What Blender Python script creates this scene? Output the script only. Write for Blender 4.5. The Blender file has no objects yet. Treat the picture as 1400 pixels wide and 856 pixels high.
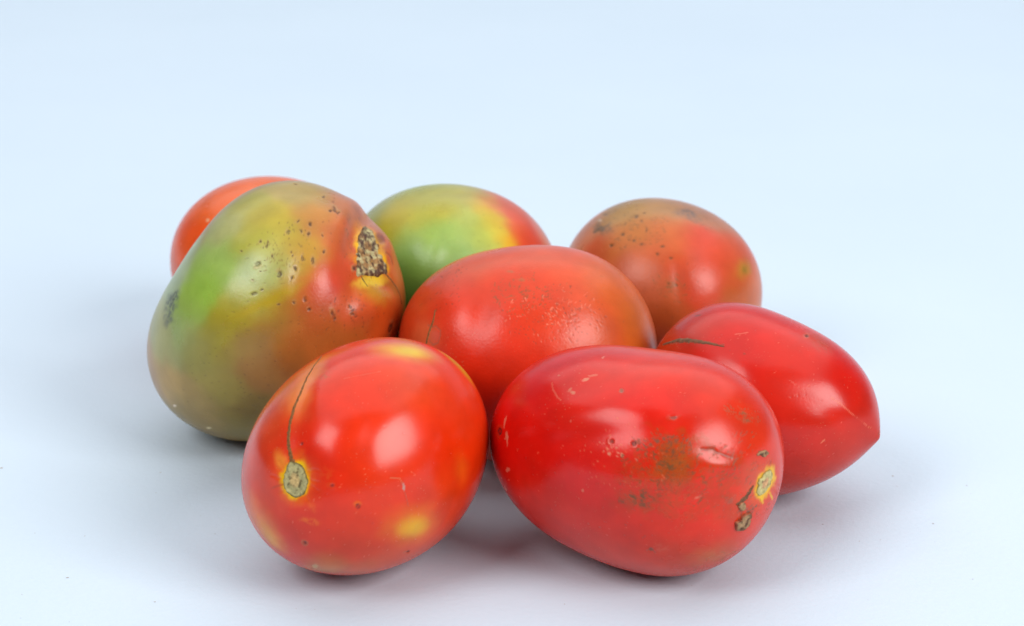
import bpy, math, random
import numpy as np
from mathutils import Vector
from mathutils.bvhtree import BVHTree

# ------------------------------------------------------------------ camera, world, lamps, exposure
scn = bpy.context.scene
COL = scn.collection
PITCH = math.radians(20.0)
LOOK = np.array([0.0, 0.0, 0.028])
FW = np.array([0.0, math.cos(PITCH), -math.sin(PITCH)])
RT = np.array([1.0, 0.0, 0.0])
UP = np.array([0.0, math.sin(PITCH), math.cos(PITCH)])
CAM = LOOK - 0.62 * FW
FPX = 85 / 36 * 1400

cd = bpy.data.cameras.new('camera')
cam = bpy.data.objects.new('camera', cd)
COL.objects.link(cam)
cam.location = CAM
cam.rotation_euler = (math.pi / 2 - PITCH, 0, 0)
cd.lens = 85
cd.sensor_width = 36
cd.clip_start = 0.01
cd.clip_end = 30
cd.dof.use_dof = True
cd.dof.focus_distance = 0.545
cd.dof.aperture_fstop = 20
scn.camera = cam

world = bpy.data.worlds.new('World')
scn.world = world
world.use_nodes = True
bg = world.node_tree.nodes['Background']
bg.inputs[0].default_value = (0.95, 0.98, 1.0, 1)
bg.inputs[1].default_value = 0.155


def softbox(name, a, b, c, dist, sx, sy, power, colour):
    """area lamp seen from the fruit in direction right*a + up*b + towards camera*c"""
    d = RT * a + UP * b - FW * c
    d = d / np.linalg.norm(d)
    ld = bpy.data.lights.new(name, 'AREA')
    ld.shape = 'RECTANGLE'
    ld.size = sx
    ld.size_y = sy
    ld.energy = power
    ld.color = colour
    o = bpy.data.objects.new(name, ld)
    o.location = Vector(LOOK + d * dist)
    o.rotation_euler = Vector(d).to_track_quat('Z', 'Y').to_euler()
    COL.objects.link(o)
    return o


softbox('softbox_lamp', 0.60, 0.29, 0.66, 1.8, 0.88, 0.88, 24.5, (1.0, 0.985, 0.96))
softbox('softbox_lamp', -0.44, 0.39, 0.62, 1.9, 0.78, 0.86, 15.0, (1.0, 0.99, 0.97))
softbox('overhead_lamp', 0.0, 0.95, 0.03, 1.5, 2.6, 2.4, 25.0, (1.0, 0.99, 0.98))

scn.view_settings.view_transform = 'Standard'
scn.view_settings.look = 'None'
scn.view_settings.exposure = -0.04
scn.view_settings.gamma = 1.0


# ------------------------------------------------------------------ helpers
def lin(c):
    c = np.asarray(c, float) / 255.0
    return np.where(c <= 0.04045, c / 12.92, ((c + 0.055) / 1.055) ** 2.4)


def _hash(ix, iy, iz, seed):
    h = (ix * 374761393 + iy * 668265263 + iz * 2147483647 + seed * 144665) & 0xFFFFFFFF
    h = ((h ^ (h >> 13)) * 1274126177) & 0xFFFFFFFF
    h = ((h ^ (h >> 16)) * 2246822519) & 0xFFFFFFFF
    return ((h ^ (h >> 15)) & 0xFFFFFF) / float(0xFFFFFF) * 2 - 1


def vnoise(P, freq, seed=0):
    """smooth value noise, -1..1, on an (n,3) array"""
    q = P * freq + 1000.0
    i = np.floor(q).astype(np.int64)
    f = q - i
    f = f * f * (3 - 2 * f)
    r = 0
    for dx in (0, 1):
        for dy in (0, 1):
            for dz in (0, 1):
                w = ((f[:, 0] if dx else 1 - f[:, 0]) * (f[:, 1] if dy else 1 - f[:, 1])
                     * (f[:, 2] if dz else 1 - f[:, 2]))
                r = r + w * _hash(i[:, 0] + dx, i[:, 1] + dy, i[:, 2] + dz, seed)
    return r


def fbm(P, freq, seed=0, octv=3):
    r = 0
    a = 1.0
    for k in range(octv):
        r = r + a * vnoise(P, freq * 2.03 ** k, seed + 17 * k)
        a *= 0.5
    return r / 1.6


def sstep(a, b, x):
    t = np.clip((x - a) / (b - a), 0, 1)
    return t * t * (3 - 2 * t)


def cubesphere(n):
    """unit directions and quads of a welded, evenly spaced cube sphere"""
    idx = {}
    g = np.arange(n + 1)
    faces_v = []
    A, B = np.meshgrid(g, g, indexing='ij')
    keys = []
    for ax in range(3):
        for s in (0, n):
            K = np.zeros((n + 1, n + 1, 3), np.int64)
            K[..., ax] = s
            K[..., (ax + 1) % 3] = A
            K[..., (ax + 2) % 3] = B
            keys.append(K)
    allk = np.concatenate([k.reshape(-1, 3) for k in keys])
    code = allk[:, 0] * (n + 1) ** 2 + allk[:, 1] * (n + 1) + allk[:, 2]
    uq, first, inv = np.unique(code, return_index=True, return_inverse=True)
    pts = allk[first].astype(float) / n * 2 - 1
    pts = np.tan(pts * math.pi / 4)
    pts /= np.linalg.norm(pts, axis=1)[:, None]
    quads = []
    m = (n + 1) ** 2
    for f in range(6):
        I = inv[f * m:(f + 1) * m].reshape(n + 1, n + 1)
        q = np.stack([I[:-1, :-1], I[1:, :-1], I[1:, 1:], I[:-1, 1:]], -1).reshape(-1, 4)
        if f % 2 == 0:
            q = q[:, ::-1]
        quads.append(q)
    return pts, np.concatenate(quads)


EX = [(i, j, dg - i - j) for dg in (2, 3, 4) for i in range(dg + 1) for j in range(dg + 1 - i)]


def mesh_object(name, V, F, mat, parent=None, colour=None, rough=None):
    me = bpy.data.meshes.new(name)
    F = np.asarray(F)
    k = F.shape[1]
    me.vertices.add(len(V))
    me.vertices.foreach_set('co', np.asarray(V, np.float32).ravel())
    me.loops.add(F.size)
    me.loops.foreach_set('vertex_index', F.ravel().astype(np.int32))
    me.polygons.add(len(F))
    me.polygons.foreach_set('loop_start', np.arange(0, F.size, k, dtype=np.int32))
    me.polygons.foreach_set('loop_total', np.full(len(F), k, np.int32))
    me.update(calc_edges=True)
    me.validate()
    me.polygons.foreach_set('use_smooth', np.ones(len(me.polygons), bool))
    if colour is not None:
        a = me.attributes.new('skin_colour', 'FLOAT_COLOR', 'POINT')
        a.data.foreach_set('color', np.concatenate([colour, np.ones((len(V), 1))], 1).astype(np.float32).ravel())
    if rough is not None:
        a = me.attributes.new('dryness', 'FLOAT', 'POINT')
        a.data.foreach_set('value', rough.astype(np.float32))
    me.materials.append(mat)
    o = bpy.data.objects.new(name, me)
    COL.objects.link(o)
    if parent is not None:
        o.parent = parent
    return o


# ------------------------------------------------------------------ materials
def nodes_of(name):
    m = bpy.data.materials.new(name)
    m.use_nodes = True
    nt = m.node_tree
    return m, nt, nt.nodes['Principled BSDF']


def skin_material():
    m, nt, b = nodes_of('tomato_skin')
    N, L = nt.nodes.new, nt.links.new
    tc = N('ShaderNodeTexCoord')
    at = N('ShaderNodeAttribute'); at.attribute_name = 'skin_colour'
    dr = N('ShaderNodeAttribute'); dr.attribute_name = 'dryness'
    # faint cloudy mottling of the pigment
    n1 = N('ShaderNodeTexNoise'); n1.inputs['Scale'].default_value = 160; n1.inputs['Detail'].default_value = 5
    L(tc.outputs['Object'], n1.inputs['Vector'])
    r1 = N('ShaderNodeMapRange'); r1.inputs[1].default_value = .3; r1.inputs[2].default_value = .7
    r1.inputs[3].default_value = 0.87; r1.inputs[4].default_value = 1.06
    L(n1.outputs[0], r1.inputs[0])
    mul = N('ShaderNodeVectorMath'); mul.operation = 'SCALE'
    L(at.outputs['Color'], mul.inputs[0]); L(r1.outputs[0], mul.inputs['Scale'])
    # tiny paler lenticels, denser where the noise is high
    vo = N('ShaderNodeTexVoronoi'); vo.inputs['Scale'].default_value = 1100
    L(tc.outputs['Object'], vo.inputs['Vector'])
    r2 = N('ShaderNodeMapRange'); r2.inputs[1].default_value = .16; r2.inputs[2].default_value = .05
    r2.inputs[3].default_value = 0; r2.inputs[4].default_value = 1
    L(vo.outputs['Distance'], r2.inputs[0])
    n2 = N('ShaderNodeTexNoise'); n2.inputs['Scale'].default_value = 90
    L(tc.outputs['Object'], n2.inputs['Vector'])
    r3 = N('ShaderNodeMapRange'); r3.inputs[1].default_value = .48; r3.inputs[2].default_value = .68
    r3.inputs[3].default_value = 0; r3.inputs[4].default_value = .5
    L(n2.outputs[0], r3.inputs[0])
    mm = N('ShaderNodeMath'); mm.operation = 'MULTIPLY'
    L(r2.outputs[0], mm.inputs[0]); L(r3.outputs[0], mm.inputs[1])
    mix = N('ShaderNodeMixRGB'); mix.inputs[2].default_value = (.62, .30, .17, 1)
    L(mm.outputs[0], mix.inputs[0]); L(mul.outputs[0], mix.inputs[1])
    L(mix.outputs[0], b.inputs['Base Color'])
    # roughness: waxy skin with duller film in places, dry where scarred
    n3 = N('ShaderNodeTexNoise'); n3.inputs['Scale'].default_value = 55; n3.inputs['Detail'].default_value = 6
    L(tc.outputs['Object'], n3.inputs['Vector'])
    r4 = N('ShaderNodeMapRange'); r4.inputs[1].default_value = .3; r4.inputs[2].default_value = .7
    r4.inputs[3].default_value = .16; r4.inputs[4].default_value = .25
    L(n3.outputs[0], r4.inputs[0])
    ad = N('ShaderNodeMath'); ad.operation = 'ADD'; ad.use_clamp = True
    L(r4.outputs[0], ad.inputs[0]); L(dr.outputs['Fac'], ad.inputs[1])
    L(ad.outputs[0], b.inputs['Roughness'])
    b.inputs['IOR'].default_value = 1.44
    b.inputs['Subsurface Weight'].default_value = 0.07
    b.inputs['Subsurface Radius'].default_value = (1.0, .35, .15)
    b.inputs['Subsurface Scale'].default_value = 0.0025
    # bump: microscopic pores plus a soft unevenness
    n4 = N('ShaderNodeTexNoise'); n4.inputs['Scale'].default_value = 1500; n4.inputs['Detail'].default_value = 3
    L(tc.outputs['Object'], n4.inputs['Vector'])
    b1 = N('ShaderNodeBump'); b1.inputs['Strength'].default_value = .10; b1.inputs['Distance'].default_value = .0004
    L(n4.outputs[0], b1.inputs['Height'])
    n5 = N('ShaderNodeTexNoise'); n5.inputs['Scale'].default_value = 170; n5.inputs['Detail'].default_value = 3
    L(tc.outputs['Object'], n5.inputs['Vector'])
    b2 = N('ShaderNodeBump'); b2.inputs['Strength'].default_value = .15; b2.inputs['Distance'].default_value = .0008
    for bb, hi in ((b1, .12), (b2, .15)):
        mr = N('ShaderNodeMapRange'); mr.inputs[1].default_value = .03; mr.inputs[2].default_value = .11
        mr.inputs[3].default_value = .025; mr.inputs[4].default_value = hi
        L(dr.outputs['Fac'], mr.inputs[0]); L(mr.outputs[0], bb.inputs['Strength'])
    L(n5.outputs[0], b2.inputs['Height']); L(b1.outputs[0], b2.inputs['Normal'])
    L(b2.outputs[0], b.inputs['Normal'])
    return m


def cork_material():
    m, nt, b = nodes_of('dry_cork')
    N, L = nt.nodes.new, nt.links.new
    at = N('ShaderNodeAttribute'); at.attribute_name = 'skin_colour'
    tc = N('ShaderNodeTexCoord')
    n1 = N('ShaderNodeTexNoise'); n1.inputs['Scale'].default_value = 1300; n1.inputs['Detail'].default_value = 4
    L(tc.outputs['Object'], n1.inputs['Vector'])
    r1 = N('ShaderNodeMapRange'); r1.inputs[1].default_value = .3; r1.inputs[2].default_value = .7
    r1.inputs[3].default_value = .7; r1.inputs[4].default_value = 1.25
    L(n1.outputs[0], r1.inputs[0])
    mul = N('ShaderNodeVectorMath'); mul.operation = 'SCALE'
    L(at.outputs['Color'], mul.inputs[0]); L(r1.outputs[0], mul.inputs['Scale'])
    L(mul.outputs[0], b.inputs['Base Color'])
    b.inputs['Roughness'].default_value = .75
    b.inputs['Specular IOR Level'].default_value = .3
    bp = N('ShaderNodeBump'); bp.inputs['Strength'].default_value = .5; bp.inputs['Distance'].default_value = .0003
    L(n1.outputs[0], bp.inputs['Height']); L(bp.outputs[0], b.inputs['Normal'])
    return m


def paper_material():
    m, nt, b = nodes_of('white_paper')
    N, L = nt.nodes.new, nt.links.new
    tc = N('ShaderNodeTexCoord')
    n1 = N('ShaderNodeTexNoise'); n1.inputs['Scale'].default_value = 9; n1.inputs['Detail'].default_value = 4
    L(tc.outputs['Object'], n1.inputs['Vector'])
    cr = N('ShaderNodeValToRGB')
    cr.color_ramp.elements[0].position = .35; cr.color_ramp.elements[0].color = (.59, .70, .815, 1)
    cr.color_ramp.elements[1].position = .65; cr.color_ramp.elements[1].color = (.605, .715, .83, 1)
    L(n1.outputs[0], cr.inputs[0])
    L(cr.outputs[0], b.inputs['Base Color'])
    b.inputs['Roughness'].default_value = .85
    b.inputs['Specular IOR Level'].default_value = .2
    n2 = N('ShaderNodeTexNoise'); n2.inputs['Scale'].default_value = 700; n2.inputs['Detail'].default_value = 3
    L(tc.outputs['Object'], n2.inputs['Vector'])
    bp = N('ShaderNodeBump'); bp.inputs['Strength'].default_value = .2; bp.inputs['Distance'].default_value = .0005
    L(n2.outputs[0], bp.inputs['Height']); L(bp.outputs[0], b.inputs['Normal'])
    return m


SKIN = skin_material()
CORK = cork_material()
PAPER = paper_material()

# ------------------------------------------------------------------ the paper sweep the fruit lies on
prof = [(-3.0, 0.0), (1.3, 0.0)]
for k in range(1, 25):
    a = k / 24 * math.pi / 2
    prof.append((1.3 + 0.6 * math.sin(a), 0.6 - 0.6 * math.cos(a)))
prof.append((1.9, 2.6))
xs = np.linspace(-3, 3, 5)
V = [(x, y, z) for (y, z) in prof for x in xs]
F = []
for j in range(len(prof) - 1):
    for i in range(4):
        a = j * 5 + i
        F.append((a, a + 1, a + 6, a + 5))
paper = mesh_object('floor', V, F, PAPER)
paper['kind'] = 'structure'


# ------------------------------------------------------------------ tomato builder
class Tomato:
    def __init__(self, p, n, tip=0.0, seed=1, dull=0.0):
        self.p = np.array(p)
        self.tip = tip
        self.seed = seed
        p = self.p
        yaw, tilt = p[2], p[3]
        ax = np.array([math.cos(tilt) * math.cos(yaw), math.cos(tilt) * math.sin(yaw), math.sin(tilt)])
        ay = np.array([-math.sin(yaw), math.cos(yaw), 0])
        self.M = np.stack([ax, ay, np.cross(ax, ay)])
        self.D, self.F = cubesphere(n)
        W = self.shape(self.D)
        self.z0 = -W[:, 2].min()
        self.base = np.array([p[0], p[1], 0.0])
        self.c = np.array([p[0], p[1], self.z0])
        self.V = W + self.c
        self.D2, self.F2 = cubesphere(48)
        self.rebuild(self.shape(self.D2) + self.c)
        self.off = np.zeros(len(self.V))     # relief to add along the normal
        self.dry = np.full(len(self.V), dull)
        self.N = self.normals(self.V, self.F)
        self.parts = []

    def shape(self, D):
        p = self.p
        a, b = math.exp(p[4]), math.exp(p[5])
        r = 1 / np.sqrt((D[:, 0] / a) ** 2 + (D[:, 1] ** 2 + D[:, 2] ** 2) / b ** 2)
        B = np.stack([D[:, 0] ** i * D[:, 1] ** j * D[:, 2] ** k for i, j, k in EX], -1)
        r = r * (1 + B @ p[6:])
        if self.tip:
            an = np.arccos(np.clip(-D[:, 0], -1, 1))
            r = r * (1 + self.tip * np.exp(-np.sqrt(an * an + .0003) / 0.16))
        return (D * r[:, None]) @ self.M

    def normals(self, V, F):
        d1 = V[F[:, 2]] - V[F[:, 0]]
        d2 = V[F[:, 3]] - V[F[:, 1]]
        fn = np.cross(d1, d2)
        N = np.zeros_like(V)
        for k in range(4):
            for ax in range(3):
                N[:, ax] += np.bincount(F[:, k], fn[:, ax], len(V))
        N /= np.linalg.norm(N, axis=1)[:, None] + 1e-20
        if (N * (V - self.c)).sum() < 0:
            N = -N
        return N

    def rebuild(self, V2):
        self.V2 = V2
        self.bvh = BVHTree.FromPolygons([tuple(v) for v in V2], [tuple(int(i) for i in f) for f in self.F2])

    def hit(self, px, py):
        """the point of the fruit seen at a place in the photograph"""
        cx, cy = self.centre_px()
        for s in np.linspace(0, 0.6, 40):
            qx, qy = px + (cx - px) * s, py + (cy - py) * s
            d = FW + RT * (qx - 700) / FPX + UP * (428 - qy) / FPX
            h = self.bvh.ray_cast(Vector(CAM), Vector(d))
            if h[0] is not None:
                P, n = np.array(h[0]), np.array(h[1])
                if n @ d > 0:
                    n = -n
                return P, n
        return self.c, np.array([0, 0, 1.0])

    def centre_px(self):
        q = self.c - CAM
        return 700 + FPX * (q @ RT) / (q @ FW), 428 - FPX * (q @ UP) / (q @ FW)

    def pxsize(self, P):
        return ((P - CAM) @ FW) / FPX

    def frame(self, px, py, rx, ry, ang):
        """centre and two tangent vectors that span an ellipse of rx, ry pixels there"""
        P, n = self.hit(px, py)
        view = (P - CAM) / np.linalg.norm(P - CAM)
        s = self.pxsize(P)
        ca, sa = math.cos(math.radians(ang)), math.sin(math.radians(ang))
        cosv = max(-(n @ view), 0.3)
        out = []
        for r, (u, v) in ((rx, (ca, sa)), (ry, (-sa, ca))):
            e = (RT * u + UP * v) * r * s
            # slide along the view ray onto the tangent plane
            e = e + view * (e @ n) / cosv
            e = e - n * (e @ n)
            out.append(e)
        return P, n, out[0], out[1]

    def ell(self, V, px, py, rx, ry, ang=0.0, warp=0.0, wf=500.0):
        P, n, e1, e2 = self.frame(px, py, rx, ry, ang)
        q = V - P
        lim = max(np.linalg.norm(e1), np.linalg.norm(e2))
        full = len(V)
        sel = np.nonzero((q * q).sum(1) < (lim * (2.6 + 2 * warp)) ** 2)[0]
        V, q = V[sel], q[sel]
        if warp and len(sel):
            w = warp * math.sqrt(np.linalg.norm(e1) * np.linalg.norm(e2))
            q = q + w * np.stack([fbm(V, wf, self.seed + 5), fbm(V, wf, self.seed + 6), fbm(V, wf, self.seed + 7)], -1)
        G = np.array([[e1 @ e1, e1 @ e2], [e1 @ e2, e2 @ e2]])
        Gi = np.linalg.inv(G)
        a = q @ e1
        b = q @ e2
        u = Gi[0, 0] * a + Gi[0, 1] * b
        v = Gi[1, 0] * a + Gi[1, 1] * b
        lim = lim * 1.5 + 0.002
        return sel, np.sqrt(u * u + v * v + (q @ n / lim) ** 2 * (np.abs(q @ n) > lim))

    def lump(self, px, py, rx, ry, ang, h):
        """smooth swelling (h mm) or dent (negative)"""
        for which in ('V', 'V2'):
            A = getattr(self, which)
            sel, d = self.ell(A, px, py, rx, ry, ang)
            nn = self.N if which == 'V' else self.normals(self.V2, self.F2)
            g = np.zeros(len(A))
            g[sel] = np.exp(-d * d) * h * 0.001
            if which == 'V':
                newV = A + nn * g[:, None]
            else:
                newV2 = A + nn * g[:, None]
        self.V = newV
        self.N = self.normals(self.V, self.F)
        self.rebuild(newV2)

    def pigment(self, pts, default, sig=24, warp=12, wf=130):
        s = self.pxsize(self.c)
        w1 = warp * s
        Q = self.V + w1 * np.stack([fbm(self.V, wf, self.seed), fbm(self.V, wf, self.seed + 1), fbm(self.V, wf, self.seed + 2)], -1)
        acc = np.zeros((len(Q), 3)) + lin(default) * 0.004
        ws = np.full(len(Q), 0.004)
        for t in pts:
            x, y, c = t[:3]
            sg = (t[3] if len(t) > 3 else sig) * s
            P, n = self.hit(x, y)
            w = np.exp(-((Q - P) ** 2).sum(1) / (2 * sg * sg))
            acc += w[:, None] * lin(c)
            ws += w
        self.C = acc / ws[:, None]

    def spot(self, px, py, rx, ry, ang, c, alpha=1.0, soft=0.4, warp=0.25, wf=500, h=0.0, dry=0.0, broken=0.0):
        """a mark on the skin: ellipse in photo pixels at a place, soft edge 0..1, h relief in mm"""
        I, d = self.ell(self.V, px, py, rx, ry, ang, warp, wf)
        if not len(I):
            return
        m = 1 - sstep(1 - soft, 1 + soft * 0.6, d)
        if broken:
            m = m * sstep(-broken, 0.35, fbm(self.V[I], 1700, self.seed + 40) + 0.15)
        self.C[I] += (lin(c) - self.C[I]) * (m * alpha)[:, None]
        self.off[I] += m * h * 0.001
        self.dry[I] = np.maximum(self.dry[I], m * dry)

    def pit(self, px, py, rx, ry, ang, c=(70, 50, 30), rim=(150, 110, 70), alpha=.9, depth=.18):
        """small lens-shaped healed prick: raised lip, sunk middle"""
        I, d = self.ell(self.V, px, py, rx, ry, ang, 0.45, 800)
        lip = np.exp(-((d - 1.25) / 0.45) ** 2) * sstep(-.5, .5, vnoise(self.V[I], 700, self.seed + 31))
        core = 1 - sstep(.55, 1.05, d)
        if max(rx, ry) > 4:      # the larger ones have a paler corky middle, off centre
            nz = vnoise(self.V[I], 1300, self.seed + 33)
            core = core * (1 - .6 * (1 - sstep(.2, .6, d + .25 * nz)))
        self.C[I] += (lin(rim) - self.C[I]) * (lip * alpha * .55)[:, None]
        self.C[I] += (lin(c) - self.C[I]) * (core * alpha)[:, None]
        self.off[I] += (lip * .45 - core) * depth * 0.001
        self.dry[I] = np.maximum(self.dry[I], core * .3)

    def stroke(self, pts, w, c, alpha=1.0, h=0.0, dry=.2, jag=.6, broken=0.0):
        """a thin painted/relief scratch along photo points"""
        H = [self.hit(*q)[0] for q in pts]
        s = self.pxsize(H[0])
        ctr = np.mean(H, axis=0)
        R = max(np.linalg.norm(h - ctr) for h in H) + 4 * w * s
        I = np.nonzero(((self.V - ctr) ** 2).sum(1) < R * R)[0]
        VI = self.V[I]
        Q = VI + jag * w * s * np.stack([fbm(VI, 900, self.seed + k) for k in (21, 22, 23)], -1)
        dmin = np.full(len(Q), 1e9)
        for A, B in zip(H[:-1], H[1:]):
            ab = B - A
            t = np.clip(((Q - A) @ ab) / (ab @ ab + 1e-18), 0, 1)
            dd = np.linalg.norm(Q - A - t[:, None] * ab, axis=1)
            dmin = np.minimum(dmin, dd)
        m = 1 - sstep(.35, 1.0, dmin / (w * s))
        if broken:
            m = m * sstep(-broken, .3, fbm(VI, 1500, self.seed + 41) + .1)
        self.C[I] += (lin(c) - self.C[I]) * (m * alpha)[:, None]
        self.off[I] += m * h * 0.001
        self.dry[I] = np.maximum(self.dry[I], m * dry)

    def scuff(self, px, py, rx, ry, ang, n, ln, w, c, alpha=.6, seed=0, dirn=None):
        """loose cluster of short dry scratches"""
        rnd = random.Random(seed + self.seed * 31)
        ca, sa = math.cos(math.radians(ang)), math.sin(math.radians(ang))
        for k in range(n):
            a, q = rnd.random() * 2 * math.pi, rnd.random()
            u, v = rx * q * math.cos(a), ry * q * math.sin(a)
            x, y = px + u * ca - v * sa, py - (u * sa + v * ca)
            th = rnd.uniform(0, math.pi) if dirn is None else math.radians(dirn) + rnd.gauss(0, .4)
            l = ln * rnd.uniform(.4, 1.4) / 2
            self.stroke([(x - math.cos(th) * l, y + math.sin(th) * l), (x + rnd.uniform(-l, l) * .4, y + rnd.uniform(-l, l) * .4),
                         (x + math.cos(th) * l, y - math.sin(th) * l)], w * rnd.uniform(.7, 1.5), c, alpha * rnd.uniform(.5, 1), jag=1.5, broken=.3)

    def speckle(self, px, py, rx, ry, ang, n, r, c, alpha=.7, seed=0, depth=.05):
        rnd = random.Random(seed + self.seed * 100)
        ca, sa = math.cos(math.radians(ang)), math.sin(math.radians(ang))
        for k in range(n):
            a, q = rnd.random() * 2 * math.pi, math.sqrt(rnd.random())
            u, v = rx * q * math.cos(a), ry * q * math.sin(a)
            x, y = px + u * ca - v * sa, py - (u * sa + v * ca)
            rr = r * rnd.uniform(.6, 1.5)
            self.spot(x, y, rr * rnd.uniform(.8, 1.8), rr, rnd.uniform(0, 180), c, alpha * rnd.uniform(.5, 1), .6, .5, 900, h=-depth, dry=.2)

    # ---- parts lying on the skin
    def patch(self, name, outline, colour_fn, height=.25, rings=22, seg=84, jag=1.2, label=None, bowl=0.0):
        """corky plate with its own edge: outline in photo points, star shaped about its middle"""
        o = np.array(outline, float)
        m = o.mean(0)
        ang = np.arctan2(o[:, 1] - m[1], o[:, 0] - m[0])
        rr = np.hypot(o[:, 0] - m[0], o[:, 1] - m[1])
        k = np.argsort(ang)
        ang, rr = ang[k], rr[k]
        aa = np.concatenate([ang - 2 * np.pi, ang, ang + 2 * np.pi])
        r3 = np.concatenate([rr] * 3)
        V, T = [], []
        for i in range(seg):
            a = -np.pi + 2 * np.pi * i / seg
            R0 = np.interp(a, aa, r3)
            R0 += jag * float(vnoise(np.array([[math.cos(a) * 3, math.sin(a) * 3, self.seed]]), 1.7, 3)[0])
            for j in range(1, rings + 1):
                t = j / rings
                P, n = self.hit(m[0] + math.cos(a) * R0 * t, m[1] + math.sin(a) * R0 * t)
                V.append(P); T.append((t, a))
        P0, n0 = self.hit(*m)
        V = np.array([P0] + V)
        T = np.array([(0, 0)] + T)
        i = np.arange(len(V))
        # relief
        s = self.pxsize(P0)
        nse = fbm(V, 900, self.seed + 60, 4)
        edge = np.clip((1 - T[:, 0]) / .12, 0, 1)
        hgt = height * edge ** .6 * (1 + .9 * nse) - bowl * (1 - T[:, 0] ** 2) - (1 - edge) * .15
        Nn = V - self.c
        Nn = Nn / np.linalg.norm(Nn, axis=1)[:, None]
        Nn = Nn * .5 + n0 * .5
        colr = colour_fn(T[:, 0], T[:, 1], V, nse)
        V = V + Nn * (hgt * .001)[:, None]
        F = []
        for q in range(seg):
            q2 = (q + 1) % seg
            F.append((0, 1 + q * rings, 1 + q2 * rings, 0))
        tri = np.array([f[:3] for f in F])
        quads = []
        for q in range(seg):
            q2 = (q + 1) % seg
            for j in range(rings - 1):
                quads.append((1 + q * rings + j, 1 + q * rings + j + 1, 1 + q2 * rings + j + 1, 1 + q2 * rings + j))
        quads = np.array(quads)
        tris = np.concatenate([tri, quads[:, [0, 1, 2]], quads[:, [0, 2, 3]]])[:, ::-1]
        self.parts.append((name, V, tris, colr, label))

    def crack(self, name, pts, w, c1, c2, h=.12, step=1.2, label=None):
        """narrow corky seam: pts (x, y) in photo points, w width px or list of widths"""
        pts = np.array(pts, float)
        seglen = np.hypot(*np.diff(pts, axis=0).T)
        L = np.concatenate([[0], np.cumsum(seglen)])
        n = max(8, int(L[-1] / step))
        t = np.linspace(0, L[-1], n)
        xx, yy = np.interp(t, L, pts[:, 0]), np.interp(t, L, pts[:, 1])
        # round the corners a little
        for _ in range(4):
            xx[1:-1] = (xx[:-2] + xx[2:] + 2 * xx[1:-1]) / 4
            yy[1:-1] = (yy[:-2] + yy[2:] + 2 * yy[1:-1]) / 4
        ww = np.interp(t, L, w) if np.ndim(w) else np.full(n, float(w))
        rnd = random.Random(self.seed * 7 + int(pts[0, 0]))
        H = [self.hit(x, y) for x, y in zip(xx, yy)]
        V, colr = [], []
        off = 0
        for i in range(n):
            P, nn = H[i]
            a, b = H[max(i - 1, 0)][0], H[min(i + 1, n - 1)][0]
            tg = b - a
            nn = self.c * 0 + (P - self.c) / np.linalg.norm(P - self.c) * .5 + nn * .5
            side = np.cross(tg, nn)
            side = side / (np.linalg.norm(side) + 1e-12)
            s = self.pxsize(P)
            wd = 1.5 * ww[i] * s * rnd.uniform(.75, 1.25) / 2
            off = off * .7 + rnd.uniform(-.35, .35) * ww[i] * s * .4
            for q, (u, z) in enumerate(((-1, -.1), (-.55, .7), (0, 1 if rnd.random() < .7 else .3), (.55, .7), (1, -.1))):
                V.append(P + side * (u * wd + off) + nn * z * h * .001 * rnd.uniform(.7, 1.2))
                m = rnd.uniform(0, 1) * (.4 if abs(u) < .6 else 1)
                colr.append(lin(c1) * (1 - m) + lin(c2) * m)
        F = []
        for i in range(n - 1):
            for q in range(4):
                a = i * 5 + q
                F.append((a, a + 1, a + 6, a + 5))
        self.parts.append((name, np.array(V), np.array(F)[:, ::-1], np.array(colr), label))

    def finish(self, label):
        V = self.V + self.N * self.off[:, None]
        o = mesh_object('tomato', V - self.base, self.F, SKIN, None, np.clip(self.C, 0.002, .95), self.dry)
        o.location = self.base
        o['label'] = label
        o['category'] = 'tomato'
        o['group'] = 'ripe and half ripe tomatoes heaped on white paper'
        for name, PV, PF, pc, lb in self.parts:
            q = mesh_object(name, PV - self.base, PF, CORK, o, pc)
            if lb:
                q['label'] = lb
        return o


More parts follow.
